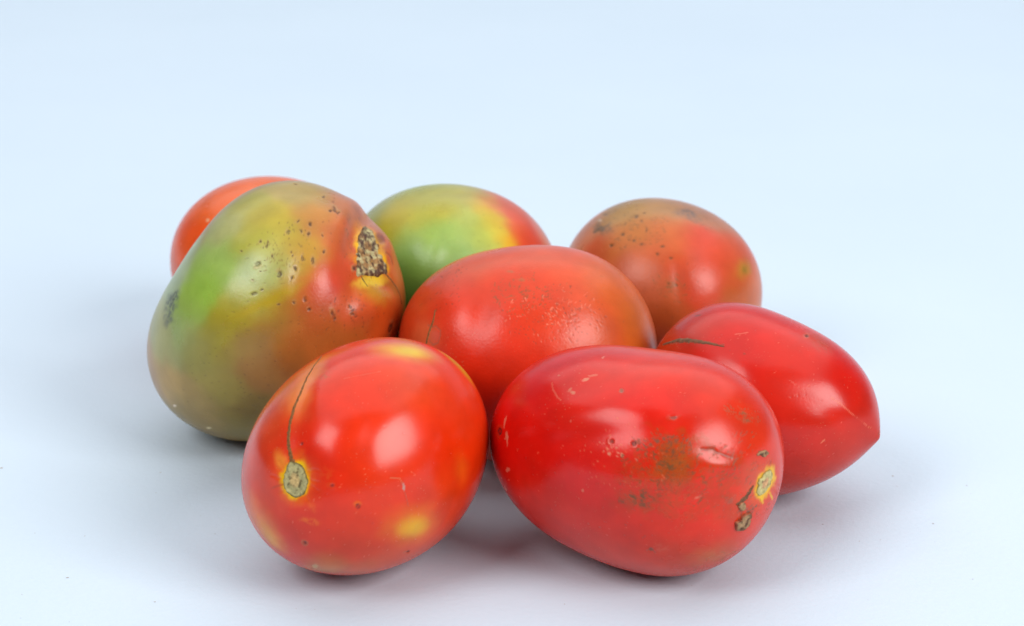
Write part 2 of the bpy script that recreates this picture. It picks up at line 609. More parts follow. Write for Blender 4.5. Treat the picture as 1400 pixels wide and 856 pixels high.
# fitted shapes: position, heading, tilt, log half length, log half width, low-order unevenness
FIT = {
    'front_left': [-0.0323, -0.0878, -2.02041, 0.21503, -3.42528, -3.60819, -0.01437, 0.07973, -0.02988, -0.04906, 0.013, -0.01203, 0.01176, 0.01392, -0.02281, -0.01478, -0.00988, 0.01742, -0.0024, -0.01973, 0.01073, -0.01443, -0.02477, 0.02784, 0.01088, 0.03805, -0.0264, -0.00764, -0.01677, -0.02084, 0.01442, 0.01873, 0.01262, -0.01102, -0.01213, 0.01263, -0.01649],
    'front_right': [0.02961, -0.0893, -0.63045, 0.05614, -3.31926, -3.64052, -0.00781, -0.03359, -0.01928, -0.00633, 0.03555, -0.00789, -0.04848, 0.01505, 0.03279, 0.0204, 0.02018, 0.0309, 0.00891, 0.03583, 0.0055, -0.09213, -0.03148, -0.03604, -0.00778, -0.00117, -0.00716, -0.01798, 0.01524, 0.00561, -0.00519, 0.03576, 0.0032, -0.00335, 0.00454, 0.02391, -0.04612],
    'big': [-0.05796, -0.01548, -0.43923, 0.65633, -3.35102, -3.47998, -0.03687, 0.01671, 0.02133, 0.06295, 0.00338, 0.00567, 0.00025, 0.04676, 0.02123, -0.01689, 0.1087, 0.00351, -0.00281, -0.01253, -0.01747, -0.07449, -0.03101, 0.01823, 0.01806, 0.0004, -0.0038, 0.07339, -0.00267, 0.00375, 0.00496, -0.01812, -0.00169, 0.00683, -0.01462, 0.0036, 0.00892],
    'coral': [0.00465, -0.02823, 0.06688, -0.02917, -3.39359, -3.59457, 0.0015, -0.00502, -0.00861, -0.00486, 0.00622, -0.01584, -0.03703, -0.00859, -0.00451, -0.00352, 0.01581, 0.00471, -0.00068, 0.02616, 0.01467, -0.02215, -0.01212, -0.01108, -0.00543, -0.00256, -0.00375, 0.02566, 0.00895, 0.00315, 0.00269, 0.01761, 0.00647, -0.00021, -0.03256, -0.00415, -0.03734],
    'pointed': [0.05639, -0.04804, 2.64708, 0.09411, -3.39872, -3.75127, -0.02382, 0.02479, -0.01753, -0.01393, -0.01448, -0.08714, -0.01809, 0.01934, -0.01314, 0.00566, 0.06583, -0.02199, 0.00322, 0.05024, -0.02668, -0.07684, 0.00202, 0.0189, -0.01066, 0.00447, -0.00182, 0.03275, -0.00824, 0.00085, -0.00089, -0.01253, 0.00112, -0.00508, -0.04712, -0.00581, -0.06863],
    'rear_right': [0.03941, 0.02443, 2.53649, 0.00945, -3.5826, -3.66071, -0.01301, 0.00546, -0.00575, 0.00233, -0.00434, -0.00237, -0.00984, 0.00883, -0.00331, -0.00033, 0.00761, 0.00109, -0.00319, 0.01015, -0.00544, -0.00212, -0.01647, 0.01018, -0.00481, 0.00114, -0.00088, 0.01103, -0.00123, -0.002, 0.00013, 0.00755, -0.00587, -1e-05, -0.00676, -0.00316, -0.00982],
    'green': [-0.01587, 0.02325, 2.75786, 0.06193, -3.46194, -3.60932, 0.00604, 0.00596, -0.01586, 0.01383, -0.00237, -0.02743, -0.01929, 0.0044, -0.0013, -0.00932, -0.003, 0.00504, -0.00327, 0.01589, 0.0083, 0.00452, -0.00514, 0.00442, 0.00091, -0.00187, -0.00869, -0.00872, 0.00819, -0.00213, -0.00481, 0.01135, 0.00337, -0.00807, 0.02458, -0.00581, -0.0307],
    'rear_left': [-0.06603, 0.04685, 0.57533, -0.06566, -3.52057, -3.65318, -0.03468, 0.00339, -0.00209, -0.03189, 1e-05, -0.03131, -0.01215, -0.00507, -0.00053, 0.00782, -0.00075, -0.0045, -0.00812, 0.01097, 0.00497, 0.0102, -0.01429, -0.00092, -0.00226, 0.00061, -0.00462, -0.00462, 0.00502, -0.00108, 0.0018, -0.02057, 0.00441, 0.00237, -0.02805, -0.00559, -0.01518],
}

def scar_colours(edge, mid, centre, dark):
    def fn(t, a, V, nse):
        n2 = fbm(V, 1500, 91, 3)
        c = lin(mid)[None] + (lin(centre) - lin(mid))[None] * (1 - sstep(.3, .5, t))[:, None]
        ring = np.exp(-((t + .10 * n2 - .50) / .09) ** 2) * sstep(-.1, .35, n2 + .35 * np.sin(a * 2 + 1))
        c = c + (lin(dark)[None] - c) * (ring * .9)[:, None]
        pits = sstep(.38, .55, n2)
        c = c + (lin(dark)[None] - c) * (pits * .7)[:, None]
        rim = sstep(.84, .97, t + .05 * n2)
        c = c + (lin(edge)[None] - c) * rim[:, None]
        return c
    return fn


# ---- rear left: orange red fruit mostly hidden by the big one
t = Tomato(FIT['rear_left'], 100, seed=3, dull=.06)
t.pigment([(300, 270, (224, 96, 32)), (260, 330, (225, 75, 16)), (360, 255, (224, 103, 42)), (245, 360, (225, 89, 28))], (205, 70, 30))
t.spot(284, 301, 2.2, 2.2, 0, (225, 190, 150), .8, .5)
t.speckle(290, 290, 40, 30, 0, 14, .8, (150, 60, 25), .5, seed=2)
t.finish('orange red tomato mostly hidden behind the big green and brown lumpy one')

# ---- big lumpy one
t = Tomato(FIT['big'], 150, seed=11, dull=.09)
t.lump(378, 352, 42, 46, 20, .9)
t.lump(446, 378, 26, 48, 0, .75)
t.lump(412, 356, 13, 42, -12, -.5)
t.lump(484, 318, 13, 40, -8, -1.1)
t.lump(470, 285, 20, 26, 20, .5)
t.lump(524, 330, 12, 26, 25, .9)
t.lump(505, 350, 26, 36, 5, -1.6)
t.lump(515, 415, 20, 22, 0, .9)
t.lump(488, 425, 22, 20, 0, .7)
t.lump(527, 388, 20, 10, -30, -.9)
t.lump(462, 300, 26, 30, 0, .5)
t.lump(484, 280, 15, 16, 0, .7)
t.lump(503, 302, 9, 10, 0, -.8)
t.lump(530, 340, 14, 22, 20, .6)
t.lump(482, 400, 10, 30, -10, -.4)
t.lump(300, 345, 20, 60, 45, -.4)
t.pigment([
    (258, 420, (146, 172, 69)), (285, 385, (138, 170, 60)), (300, 350, (146, 170, 85)), (320, 310, (167, 166, 106)),
    (345, 285, (161, 153, 58)), (372, 295, (178, 156, 37)), (345, 325, (169, 163, 39)), (400, 266, (171, 148, 79)),
    (430, 262, (167, 138, 68)), (430, 300, (186, 124, 48)), (468, 275, (184, 108, 65)), (395, 315, (169, 150, 43)),
    (410, 335, (171, 151, 32)), (375, 345, (180, 176, 82)), (355, 372, (167, 183, 134)), (385, 375, (174, 157, 73)),
    (345, 405, (167, 176, 99)), (400, 365, (174, 148, 55)), (420, 350, (188, 116, 46)), (445, 325, (194, 92, 46)),
    (400, 398, (174, 135, 19), 14), (365, 412, (172, 157, 23), 14), (330, 428, (161, 144, 19), 16), (300, 470, (151, 138, 39)),
    (440, 385, (203, 63, 46)), (425, 405, (192, 71, 38)), (465, 360, (198, 74, 40)), (475, 330, (196, 97, 59)),
    (395, 425, (172, 101, 43)), (430, 440, (179, 89, 40)), (365, 445, (156, 109, 43)), (480, 425, (198, 89, 50)),
    (470, 470, (184, 89, 31)), (500, 400, (198, 81, 32)), (530, 430, (198, 79, 27)), (530, 395, (189, 92, 37)),
    (512, 395, (179, 135, 37), 10), (500, 300, (189, 106, 71)), (540, 350, (196, 92, 48)), (516, 310, (174, 116, 84)),
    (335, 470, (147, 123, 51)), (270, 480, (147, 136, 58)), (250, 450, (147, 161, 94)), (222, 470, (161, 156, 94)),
    (212, 440, (161, 158, 103)), (225, 510, (183, 145, 80)), (260, 545, (164, 135, 71)), (300, 530, (152, 135, 58)),  # underside points here and below lightened, low fill light put into the colour
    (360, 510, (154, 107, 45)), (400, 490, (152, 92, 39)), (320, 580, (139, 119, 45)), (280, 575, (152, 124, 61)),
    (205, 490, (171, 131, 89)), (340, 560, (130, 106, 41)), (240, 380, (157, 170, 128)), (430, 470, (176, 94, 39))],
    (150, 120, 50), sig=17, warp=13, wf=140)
t.spot(366, 410, 52, 8, 27, (176, 150, 24), .75, 1.0, .3, 260)
t.spot(312, 466, 34, 12, 52, (160, 146, 24), .6, 1.0, .3, 260)
t.spot(350, 302, 44, 11, 42, (166, 150, 40), .45, 1.0, .3, 260)
t.spot(425, 345, 10, 26, -15, (180, 142, 34), .45, 1.0, .4, 300)
t.spot(536, 392, 16, 9, -30, (132, 96, 36), .6, 1.0, .5, 300)
t.spot(455, 460, 60, 16, 8, (160, 92, 40), .5, 1.0, .4, 260)
t.spot(355, 470, 60, 26, 40, (146, 106, 46), .5, 1.0, .5, 260)
t.spot(368, 372, 22, 26, -30, (168, 184, 110), .6, 1.0, .4, 300)
t.spot(512, 398, 26, 12, -20, (186, 140, 40), .6, 1.0, .4, 260)
t.spot(232, 420, 9, 19, -12, (84, 86, 84), .9, .7, .7, 420, dry=.2, broken=.6)
t.spot(238, 408, 5, 9, -30, (70, 72, 66), .7, .6, .7, 700, broken=.2)
t.spot(228, 440, 4, 9, -20, (84, 84, 74), .6, .7, .5)
PITS = [(353, 361, 6, 4, 30), (394, 317, 3.2, 5, -20), (424, 306, 3.2, 4.5, 20), (422, 320, 3, 4, 0), (412, 316, 2, 3, 0),
        (414, 353, 2.6, 5.5, 8), (428, 357, 3, 6.5, 8), (404, 367, 2.8, 4.5, 5), (399, 379, 2, 4, -20), (383, 375, 4.5, 6.5, 5),
        (348, 401, 6, 3.5, 30), (358, 396, 2.5, 2, 0), (365, 335, 2.6, 5.5, -10), (356, 330, 2, 2, 0), (330, 343, 1.5, 1.8, 0),
        (356, 371, 1.6, 1.6, 0), (345, 383, 1.6, 1.6, 0), (407, 302, 4, 2, 40), (443, 269, 3, 2, 30), (457, 286, 3, 6, 20),
        (452, 288, 4, 2, 0), (462, 291, 2, 4, -30), (441, 322, 1.2, 3, 0), (443, 344, 2.4, 3.4, -10), (402, 414, 2.2, 3.2, 10),
        (417, 409, 3, 5, 10), (423, 423, 3, 3, 0), (381, 416, 2.6, 1.6, 0), (456, 431, 3.4, 9, 20), (478, 419, 2, 4, 10),
        (482, 430, 4, 2, 0), (487, 433, 2, 2, 0), (484, 367, 3, 4, 10), (404, 252, 4, 1.5, -20), (360, 338, 1.4, 1.6, 0),
        (534, 448, 4, 8, -20), (400, 350, 1.6, 1.6, 0), (372, 350, 1.2, 3, 0), (398, 345, 2, 1.2, 0)]
for q in PITS:
    t.pit(q[0], q[1], q[2] * .85, q[3] * .85, q[4], c=(72, 48, 34), rim=(176, 140, 92), alpha=.85)
t.speckle(385, 350, 52, 45, 30, 70, .8, (90, 66, 30), .8, seed=1)
t.speckle(400, 460, 110, 60, 0, 90, .75, (84, 52, 26), .6, seed=2)
t.speckle(300, 520, 70, 50, 0, 50, .75, (84, 60, 36), .6, seed=3)
t.speckle(470, 300, 40, 40, 0, 30, .8, (110, 60, 40), .6, seed=4)
t.speckle(485, 430, 40, 30, 0, 24, .9, (96, 50, 30), .6, seed=6)
t.spot(489, 296, 6, 18, 12, (150, 100, 84), .7, .8, .5, dry=.15, broken=.5)
t.spot(478, 300, 3, 8, 12, (130, 90, 76), .5, .8, .5, broken=.5)
t.spot(474, 318, 3, 9, 12, (150, 104, 70), .5, .8, .5, broken=.5)
t.spot(506, 348, 23, 40, 14, (232, 150, 36), .6, .7, .4, 260)
t.spot(508, 348, 22, 38, 14, (232, 180, 20), .95, .35, .3, 420)
t.spot(509, 385, 20, 8, 0, (226, 196, 60), .8, .6, .3)
t.spot(520, 325, 6, 8, 40, (110, 60, 54), .8, .6, .6, h=-.15)
t.spot(523, 338, 9, 12, 30, (176, 110, 90), .5, .6, .4)
t.pit(487, 367, 3.6, 5, 10, (60, 36, 34))
t.spot(283, 590, 14, 2, -8, (110, 80, 50), .5, .6, .6)
t.spot(239, 555, 2.2, 2, 0, (235, 215, 190), .9, .4)
t.spot(285, 585, 3.4, 1.6, 0, (240, 220, 170), .9, .4)
t.stroke([(528, 345), (535, 352), (537, 362)], 1.3, (100, 62, 50), .8, h=-.1)


def ragged(tt, a, V, nse):
    Vs = V * np.array([1.0, 1.0, .45])
    n2 = fbm(Vs, 1500, 71, 4)
    n3 = fbm(V, 620, 73, 3)
    n4 = fbm(Vs, 2600, 75, 2)
    c = lin((182, 172, 126))[None] + (lin((150, 116, 74)) - lin((182, 172, 126)))[None] * sstep(-.2, .3, n3)[:, None]
    c = c * (1 + .35 * n4)[:, None]
    c = c + (lin((66, 44, 38))[None] - c) * (sstep(.12, .34, n2) * .9)[:, None]
    up = sstep(.35, .9, -np.sin(a)) * sstep(.3, .55, tt)          # torn dark top end
    lo = sstep(.6, .95, np.sin(a + .5)) * sstep(.45, .7, tt)
    c = c + (lin((78, 54, 48))[None] - c) * (np.maximum(up, lo) * sstep(-.4, .1, n2) * .85)[:, None]
    rim = sstep(.82, .96, tt + .14 * n2) * sstep(-.35, .15, n3)
    return np.clip(c + (lin((92, 62, 40))[None] - c) * (rim * .85)[:, None], .01, .9)


t.patch('stem_scar', [(490, 320), (499, 309), (509, 314), (512, 331), (517, 346), (525, 359), (530, 374), (520, 377),
                      (510, 380), (499, 380), (490, 379), (489, 362), (489, 346), (489, 334)], ragged, .5, 34, 140, 4.0, bowl=.25)
t.crack('crack', [(527, 374), (534, 382), (541, 391), (547, 404), (549, 416)], [2.2, 1.6, 1.6, 1.4, 1.0], (110, 84, 50), (150, 104, 60))
t.crack('crack', [(494, 378), (497, 384), (503, 392)], [1.6, 1.4, .8], (90, 70, 40), (140, 100, 50))
t.scuff(380, 350, 40, 40, 0, 50, 6, .9, (130, 96, 40), .8, 1)
t.scuff(480, 425, 30, 22, 0, 34, 7, .9, (96, 54, 34), .8, 2)
t.scuff(500, 350, 30, 46, 10, 70, 9, 1.0, (116, 76, 50), .8, 3, 80)
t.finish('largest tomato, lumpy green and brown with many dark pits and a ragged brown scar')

# ---- green and yellow one behind the middle
t = Tomato(FIT['green'], 110, seed=23, dull=.09)
t.lump(620, 345, 30, 22, 20, .4)
t.lump(590, 335, 12, 34, -20, -.35)
t.pigment([
    (515, 290, (158, 161, 107)), (545, 295, (179, 158, 35)), (530, 310, (168, 151, 28)), (575, 275, (163, 160, 72)),
    (610, 268, (168, 163, 72)), (600, 292, (183, 166, 35), 14), (575, 300, (168, 169, 48)), (645, 268, (168, 156, 83)),
    (560, 335, (137, 176, 91)), (600, 325, (144, 182, 75)), (630, 315, (160, 186, 89)), (625, 345, (143, 178, 109)),
    (570, 370, (111, 147, 57)), (560, 400, (89, 124, 52)), (640, 292, (171, 178, 89)), (668, 322, (180, 188, 69)),
    (672, 300, (188, 177, 41), 14), (655, 280, (207, 165, 30), 10), (672, 275, (207, 141, 55), 10), (690, 325, (218, 179, 17), 10),
    (678, 305, (214, 175, 24), 10), (698, 340, (218, 160, 24), 10), (668, 290, (212, 158, 26), 9),
    (700, 290, (205, 86, 57)), (690, 280, (198, 97, 77)), (715, 310, (207, 66, 39)), (720, 330, (207, 68, 37)),
    (702, 312, (209, 86, 39), 10), (745, 325, (198, 108, 72), 10), (735, 310, (196, 113, 103), 10)],
    (138, 178, 70), sig=19, warp=11, wf=160)
t.speckle(620, 310, 90, 50, 0, 50, .7, (96, 110, 40), .45, seed=1)
t.finish('green tomato with a yellow and orange right end, behind the middle coral one')

# ---- round brownish one at the back right
t = Tomato(FIT['rear_right'], 120, seed=31, dull=.10)
t.lump(928, 385, 10, 40, 5, -.35)
t.lump(968, 395, 30, 40, 0, .35)
t.pigment([
    (800, 320, (189, 115, 77)), (835, 300, (163, 120, 68)), (860, 290, (165, 122, 50)), (900, 285, (171, 122, 70)),
    (945, 292, (167, 113, 75)), (870, 315, (176, 107, 34)), (850, 330, (182, 101, 39)), (820, 335, (186, 80, 41)),
    (905, 315, (191, 107, 52)), (920, 335, (200, 86, 30)), (960, 325, (210, 63, 37)), (990, 340, (206, 80, 54)),
    (880, 345, (195, 88, 39)), (895, 385, (182, 92, 59)), (960, 360, (204, 72, 50)), (930, 380, (200, 71, 39)),
    (985, 370, (202, 69, 36)), (915, 400, (178, 86, 43)), (915, 430, (165, 74, 30)), (960, 400, (206, 67, 39)),
    (1010, 400, (187, 88, 34)), (1030, 395, (197, 99, 50)), (1012, 345, (200, 86, 54)), (1008, 420, (176, 86, 32)), (860, 370, (182, 80, 39)),
    (980, 305, (176, 115, 86)), (905, 460, (139, 48, 19))], (190, 90, 45), sig=18, warp=13, wf=150)
t.spot(1018, 367, 11, 14, 0, (168, 128, 36), .7, .8, .4, 300)
t.spot(1018, 369, 4, 6, 0, (120, 100, 30), .7, .8, .4, broken=.5)
t.spot(822, 311, 15, 6, -12, (96, 80, 62), .95, .8, .8, 500, broken=.6)
t.spot(818, 300, 8, 4, 10, (130, 104, 76), .5, .9, .7, 500, broken=.3)
t.spot(940, 292, 17, 6, -25, (112, 90, 80), .95, .8, .8, 450, broken=.6)
t.spot(958, 290, 10, 4, -15, (150, 112, 96), .5, .8, .7, 450, broken=.3)
t.spot(850, 277, 12, 4, 20, (130, 110, 80), .5, .8, .7, 450, broken=.3)
t.spot(921, 391, 12, 10, -20, (140, 92, 48), .5, .9, .8, 450, broken=.1)
t.spot(868, 327, 10, 4, -15, (120, 84, 40), .6, .8, .8, 600, broken=.1)
for x, y, rx, ry, an in [(870, 296, 3, 2.4, 20), (877, 302, 2, 1.6, 0), (852, 320, 3, 2.4, 30), (836, 335, 3, 2, 10), (866, 329, 2, 2, 0),
                         (877, 334, 2.6, 2, 0), (899, 347, 2, 2.4, 0), (828, 293, 3, 2, 0), (881, 291, 2.2, 1.6, 0), (884, 314, 1.4, 4, 0),
                         (906, 337, 3, 2, 0), (917, 353, 2.4, 2, 0), (860, 328, 2, 1.3, 0), (925, 390, 2, 1.6, 0), (914, 388, 2, 2, 0)]:
    t.spot(x, y, rx, ry, an, (92, 62, 30), .85, .5, .5, 900, h=-.06)
t.spot(820, 301, 4, 2, 0, (205, 190, 170), .6, .5, .4)
t.speckle(860, 310, 60, 30, 0, 60, .9, (110, 76, 36), .6, seed=1)
t.speckle(920, 400, 60, 50, 60, 50, .8, (130, 62, 36), .5, seed=2)
t.scuff(860, 310, 60, 30, 0, 60, 7, 1.0, (116, 84, 44), .8, 1)
t.scuff(915, 395, 26, 24, 0, 50, 6, 1.0, (128, 84, 46), .8, 2)
t.scuff(945, 295, 36, 10, -25, 30, 8, 1.0, (124, 94, 76), .8, 3, -20)
t.finish('round orange and brown tomato at the back right with grey smudges on top')

# ---- coral one in the middle
t = Tomato(FIT['coral'], 150, seed=41, dull=.10)
t.lump(660, 425, 18, 46, -20, -.55)
t.lump(618, 425, 22, 34, -25, .35)
t.lump(740, 435, 64, 44, 0, -.5)
t.pigment([
    (620, 375, (197, 80, 40)), (590, 400, (193, 64, 22)), (570, 425, (187, 54, 19)), (650, 360, (205, 77, 37)),
    (700, 350, (213, 80, 41)), (755, 345, (209, 84, 47)), (600, 410, (205, 45, 10)), (630, 395, (209, 49, 13)),
    (680, 390, (213, 54, 14)), (720, 380, (215, 62, 18)), (780, 375, (215, 75, 31)), (820, 380, (203, 88, 36)),
    (850, 400, (199, 93, 39)), (870, 440, (191, 95, 29)), (885, 460, (187, 84, 23)), (830, 440, (201, 82, 35)), (790, 440, (211, 73, 36)),
    (740, 430, (217, 62, 28)), (700, 450, (217, 54, 22)), (640, 440, (219, 51, 16)), (610, 430, (219, 57, 25)), (640, 490, (211, 41, 10)),
    (700, 490, (213, 45, 16)), (588, 455, (213, 102, 56), 10), (575, 450, (203, 88, 47), 12), (660, 540, (187, 27, 7))],
    (208, 62, 32), sig=22, warp=13, wf=140)
t.speckle(755, 430, 75, 42, 0, 170, .8, (150, 62, 36), .8, seed=1)
t.speckle(715, 405, 45, 26, 10, 60, .9, (150, 84, 44), .8, seed=2)
t.speckle(610, 395, 50, 30, 40, 40, .8, (120, 52, 30), .7, seed=3)
t.speckle(800, 430, 90, 60, 0, 70, .7, (160, 90, 50), .5, seed=4)
t.spot(712, 383, 7, 3, 0, (160, 104, 60), .6, .8, .6, broken=.2)
t.spot(699, 371, 6, 2, -10, (170, 104, 66), .6, .8, .6, broken=.2)
t.spot(698, 406, 8, 3, 0, (150, 84, 44), .6, .8, .6, broken=.2)
t.spot(720, 408, 6, 3, 40, (150, 84, 44), .6, .8, .6, broken=.2)
t.stroke([(585, 444), (590, 447), (596, 446), (602, 452), (602, 460), (598, 469), (592, 472), (587, 466)], 1.5, (160, 92, 70), .6, h=-.06, jag=.8)
t.spot(594, 459, 7, 10, 0, (205, 92, 76), .5, .5, .2)
t.crack('crack', [(595, 424), (593, 436), (588, 450), (584, 463), (582, 478)], [1.2, 1.8, 2.4, 2.2, 1.2], (110, 78, 40), (170, 110, 60))
t.scuff(715, 400, 45, 26, 0, 60, 6, 1.0, (134, 78, 40), .85, 1)
t.scuff(750, 430, 70, 40, 0, 90, 5, .9, (236, 140, 110), .7, 2)
t.scuff(755, 425, 60, 34, 0, 60, 4, .9, (160, 70, 44), .75, 3)
t.scuff(600, 400, 50, 34, 40, 24, 8, .9, (120, 56, 30), .7, 4, 50)
t.finish('coral red tomato in the middle of the heap, dull speckled skin')

# ---- pointed one at the right
t = Tomato(FIT['pointed'], 150, tip=.09, seed=53, dull=.04)
t.lump(985, 520, 50, 22, -40, -.3)
t.lump(1100, 538, 50, 40, -35, -.35)
t.lump(1150, 580, 60, 16, -38, -.18)
t.lump(1020, 500, 26, 40, 20, .3)
t.pigment([
    (930, 450, (179, 41, 13)), (980, 430, (196, 32, 10)), (1040, 440, (205, 26, 7)), (1020, 460, (205, 17, 3)),
    (1090, 480, (205, 32, 9)), (1130, 500, (199, 20, 4)), (1000, 500, (203, 27, 13)), (1080, 550, (203, 32, 12)),
    (1160, 540, (194, 21, 6)), (1190, 580, (191, 32, 8)), (1120, 600, (207, 35, 10)), (1090, 640, (205, 40, 12)), (1120, 467, (179, 52, 15), 10),
    (1160, 620, (199, 41, 13)), (1080, 600, (203, 27, 7))], (200, 30, 22), sig=28, warp=8)
t.stroke([(905, 472), (925, 468), (940, 466), (960, 468), (990, 473)], 3.0, (150, 60, 36), .7, jag=1.2)
t.stroke([(1136, 543), (1150, 553), (1165, 566), (1185, 582)], 1.2, (224, 110, 80), .7, jag=.8)
t.stroke([(1186, 583), (1203, 592)], 1.5, (220, 120, 70), .6, jag=1)
t.stroke([(1005, 457), (1014, 456), (1022, 455)], 1.4, (220, 100, 80), .7)
t.stroke([(1122, 606), (1128, 601), (1125, 604)], 1.1, (230, 130, 90), .8)
t.stroke([(1080, 520), (1100, 535)], .8, (215, 100, 80), .5)
t.stroke([(960, 500), (975, 512)], .9, (215, 100, 80), .5)
t.pit(1103, 459, 3.4, 2.4, 0, (96, 60, 50), (190, 110, 90))
t.spot(954, 431, 5, 1.6, 10, (120, 60, 40), .7, .5, .5)
t.spot(1018, 484, 2, 1.6, 10, (120, 60, 40), .5, .5, .5)
t.spot(1125, 475, 16, 7, -30, (170, 80, 60), .35, .9, .7, broken=.2)
t.speckle(1060, 540, 120, 80, -30, 60, .7, (226, 110, 80), .5, seed=1, depth=0)
t.speckle(1060, 540, 120, 80, -30, 40, .7, (130, 30, 20), .5, seed=2)
t.crack('corky_scar', [(907, 471), (920, 467), (932, 465), (945, 466), (958, 467), (972, 470), (990, 474)], [2, 3.5, 5.5, 4.5, 3.6, 2.8, 1], (104, 84, 62), (160, 76, 50), .2, .9)
t.crack('blossom_tip', [(1203, 590), (1204, 597), (1203, 603)], [1.4, 1.8, 1.2], (130, 66, 36), (160, 60, 36), .06, .7)
t.finish('bright red tomato at the right end of the heap with a pointed tip')

# ---- front left
t = Tomato(FIT['front_left'], 150, seed=67, dull=.02)
t.lump(545, 602, 50, 58, 0, -.55)
t.lump(503, 590, 13, 50, -20, -.12)
t.lump(462, 590, 26, 50, -35, .15)
t.lump(405, 656, 36, 42, 0, -1.5)
t.lump(360, 620, 20, 50, 20, .5)
t.lump(412, 560, 12, 60, -15, -.5)
t.lump(600, 540, 12, 50, 30, -.4)
t.lump(372, 690, 14, 40, 40, -.3)
R1 = (222, 48, 3)
t.pigment([
    (497, 600, R1), (540, 640, R1), (470, 560, (221, 42, 6)), (500, 530, (221, 49, 12)), (600, 600, (219, 44, 4)),
    (640, 640, (217, 48, 5)), (560, 520, (215, 63, 22)), (450, 500, (212, 53, 15)), (420, 600, (213, 37, 7)), (360, 620, (210, 49, 17)),
    (350, 660, (212, 58, 20)), (450, 700, (217, 44, 6)), (420, 730, (204, 42, 11)), (480, 740, (208, 53, 15)), (560, 750, (213, 66, 17)),
    (520, 690, (215, 49, 8)), (610, 690, (217, 57, 11)), (630, 560, (215, 53, 16)), (440, 640, (215, 33, 5)), (370, 570, (208, 71, 21)), (450, 770, (196, 94, 30), 14), (500, 775, (202, 76, 21), 14)],
    (214, 46, 16), sig=28, warp=8)
YL = (226, 176, 40)
t.spot(555, 478, 40, 11, -8, (226, 168, 52), .85, .9, .2, 200)
t.spot(562, 481, 24, 6, -10, (222, 186, 56), .8, .8, .2, 200)
t.spot(628, 500, 34, 7, -48, (190, 150, 30), .9, .6, .2, 200)
t.spot(566, 722, 32, 24, 10, (228, 150, 22), .45, 1.0, .3, 200)
t.spot(565, 723, 19, 14, 15, (226, 172, 26), .8, .9, .3, 200)
t.spot(418, 520, 12, 42, -28, (226, 140, 60), .7, 1.0, .3, 200)
t.spot(434, 508, 6, 20, -40, (206, 130, 70), .5, .9, .4, 300)
t.spot(444, 513, 5, 8, -50, (150, 90, 40), .5, .9, .6, 600, broken=.3)
t.spot(396, 540, 22, 26, 0, (222, 130, 64), .45, 1.0, .3, 200)
t.spot(352, 712, 12, 36, 35, (224, 126, 44), .6, 1.0, .3, 200)
t.spot(370, 735, 9, 26, 40, (226, 164, 50), .6, 1.0, .3, 200)
t.spot(436, 779, 28, 6, 0, (196, 132, 64), .5, 1.0, .3, 200)
t.spot(632, 642, 10, 20, 0, (226, 110, 20), .35, 1.0, .3, 200)
t.spot(405, 655, 34, 38, 0, (228, 84, 44), .55, .8, .5, 260)
t.spot(384, 630, 8, 14, 20, (230, 150, 50), .6, .8, .5, 300)
t.spot(404, 656, 25, 33, -8, (232, 140, 24), .55, .6, .3, 400)
t.spot(404, 656, 20.5, 28.5, -8, (240, 196, 14), .95, .25, .22, 500)
t.spot(380, 664, 12, 1.8, 20, (180, 60, 30), .7, .5, .5)
t.spot(423, 712, 14, 3.5, -12, (228, 110, 20), .7, .8, .7, 500, broken=.4)
t.spot(425, 690, 10, 5, -60, (228, 100, 20), .5, .8, .7, 500, broken=.4)
t.spot(450, 655, 10, 16, 20, (214, 78, 26), .5, .9, .8, 400, broken=.1)
t.pit(489, 692, 3.6, 4.2, 0, (90, 26, 10), (222, 120, 20))
t.pit(454, 664, 3, 3, 0, (130, 22, 8), (210, 60, 20))
t.pit(413, 607, 1.8, 2.6, 0, (140, 24, 8), (205, 50, 20))
t.pit(552, 666, 2.4, 6, 0, (176, 160, 150), (150, 70, 50))
t.stroke([(534, 653), (546, 654), (550, 660)], 1.1, (200, 110, 60), .6)
t.stroke([(553, 672), (556, 682), (558, 692)], 1.1, (170, 70, 40), .6)
t.pit(557, 755, 3, 1.8, 10, (110, 30, 14))
t.pit(417, 742, 3, 2.4, -30, (120, 40, 20))
t.spot(431, 775, 5, 3, 0, (200, 170, 120), .8, .7, .5, dry=.2)
t.stroke([(470, 518), (500, 512), (520, 508)], 1.3, (205, 90, 60), .4)
t.speckle(500, 700, 110, 60, 10, 60, .8, (226, 110, 60), .5, seed=1, depth=0)
t.speckle(490, 620, 130, 110, 10, 40, .8, (180, 24, 8), .5, seed=2)
for k in range(11):
    a = k / 11 * 6.283 + .35 * math.sin(k * 5.3)
    q = 1.0 + .35 * math.sin(k * 2.7)
    t.stroke([(404 + 20 * math.cos(a), 656 + 27 * math.sin(a)), (404 + (24 + 8 * q) * math.cos(a + .1), 656 + (31 + 8 * q) * math.sin(a + .1))],
             1.6, (214, 70, 20), .25, h=-.10, dry=0, jag=.8)
t.patch('stem_scar', [(396, 630), (402, 631), (410, 634), (416, 641), (420, 651), (421, 663), (418, 673), (413, 679), (405, 681), (398, 678),
                      (392, 673), (388, 662), (388, 652), (391, 642)], scar_colours((92, 80, 34), (166, 156, 108), (184, 156, 104), (86, 72, 40)), .35, 24, 90, .8)
t.crack('crack', [(440, 487), (428, 502), (419, 518), (411, 537), (403, 556), (397, 576), (394, 596), (395, 614), (399, 630), (403, 640)],
        [1.2, 1.8, 2.2, 2.6, 3, 3.2, 3.4, 3.8, 5, 8], (112, 72, 34), (170, 110, 60), .14, 1.1)
t.finish('orange red tomato at front left with a round grey stem scar and yellow patches')

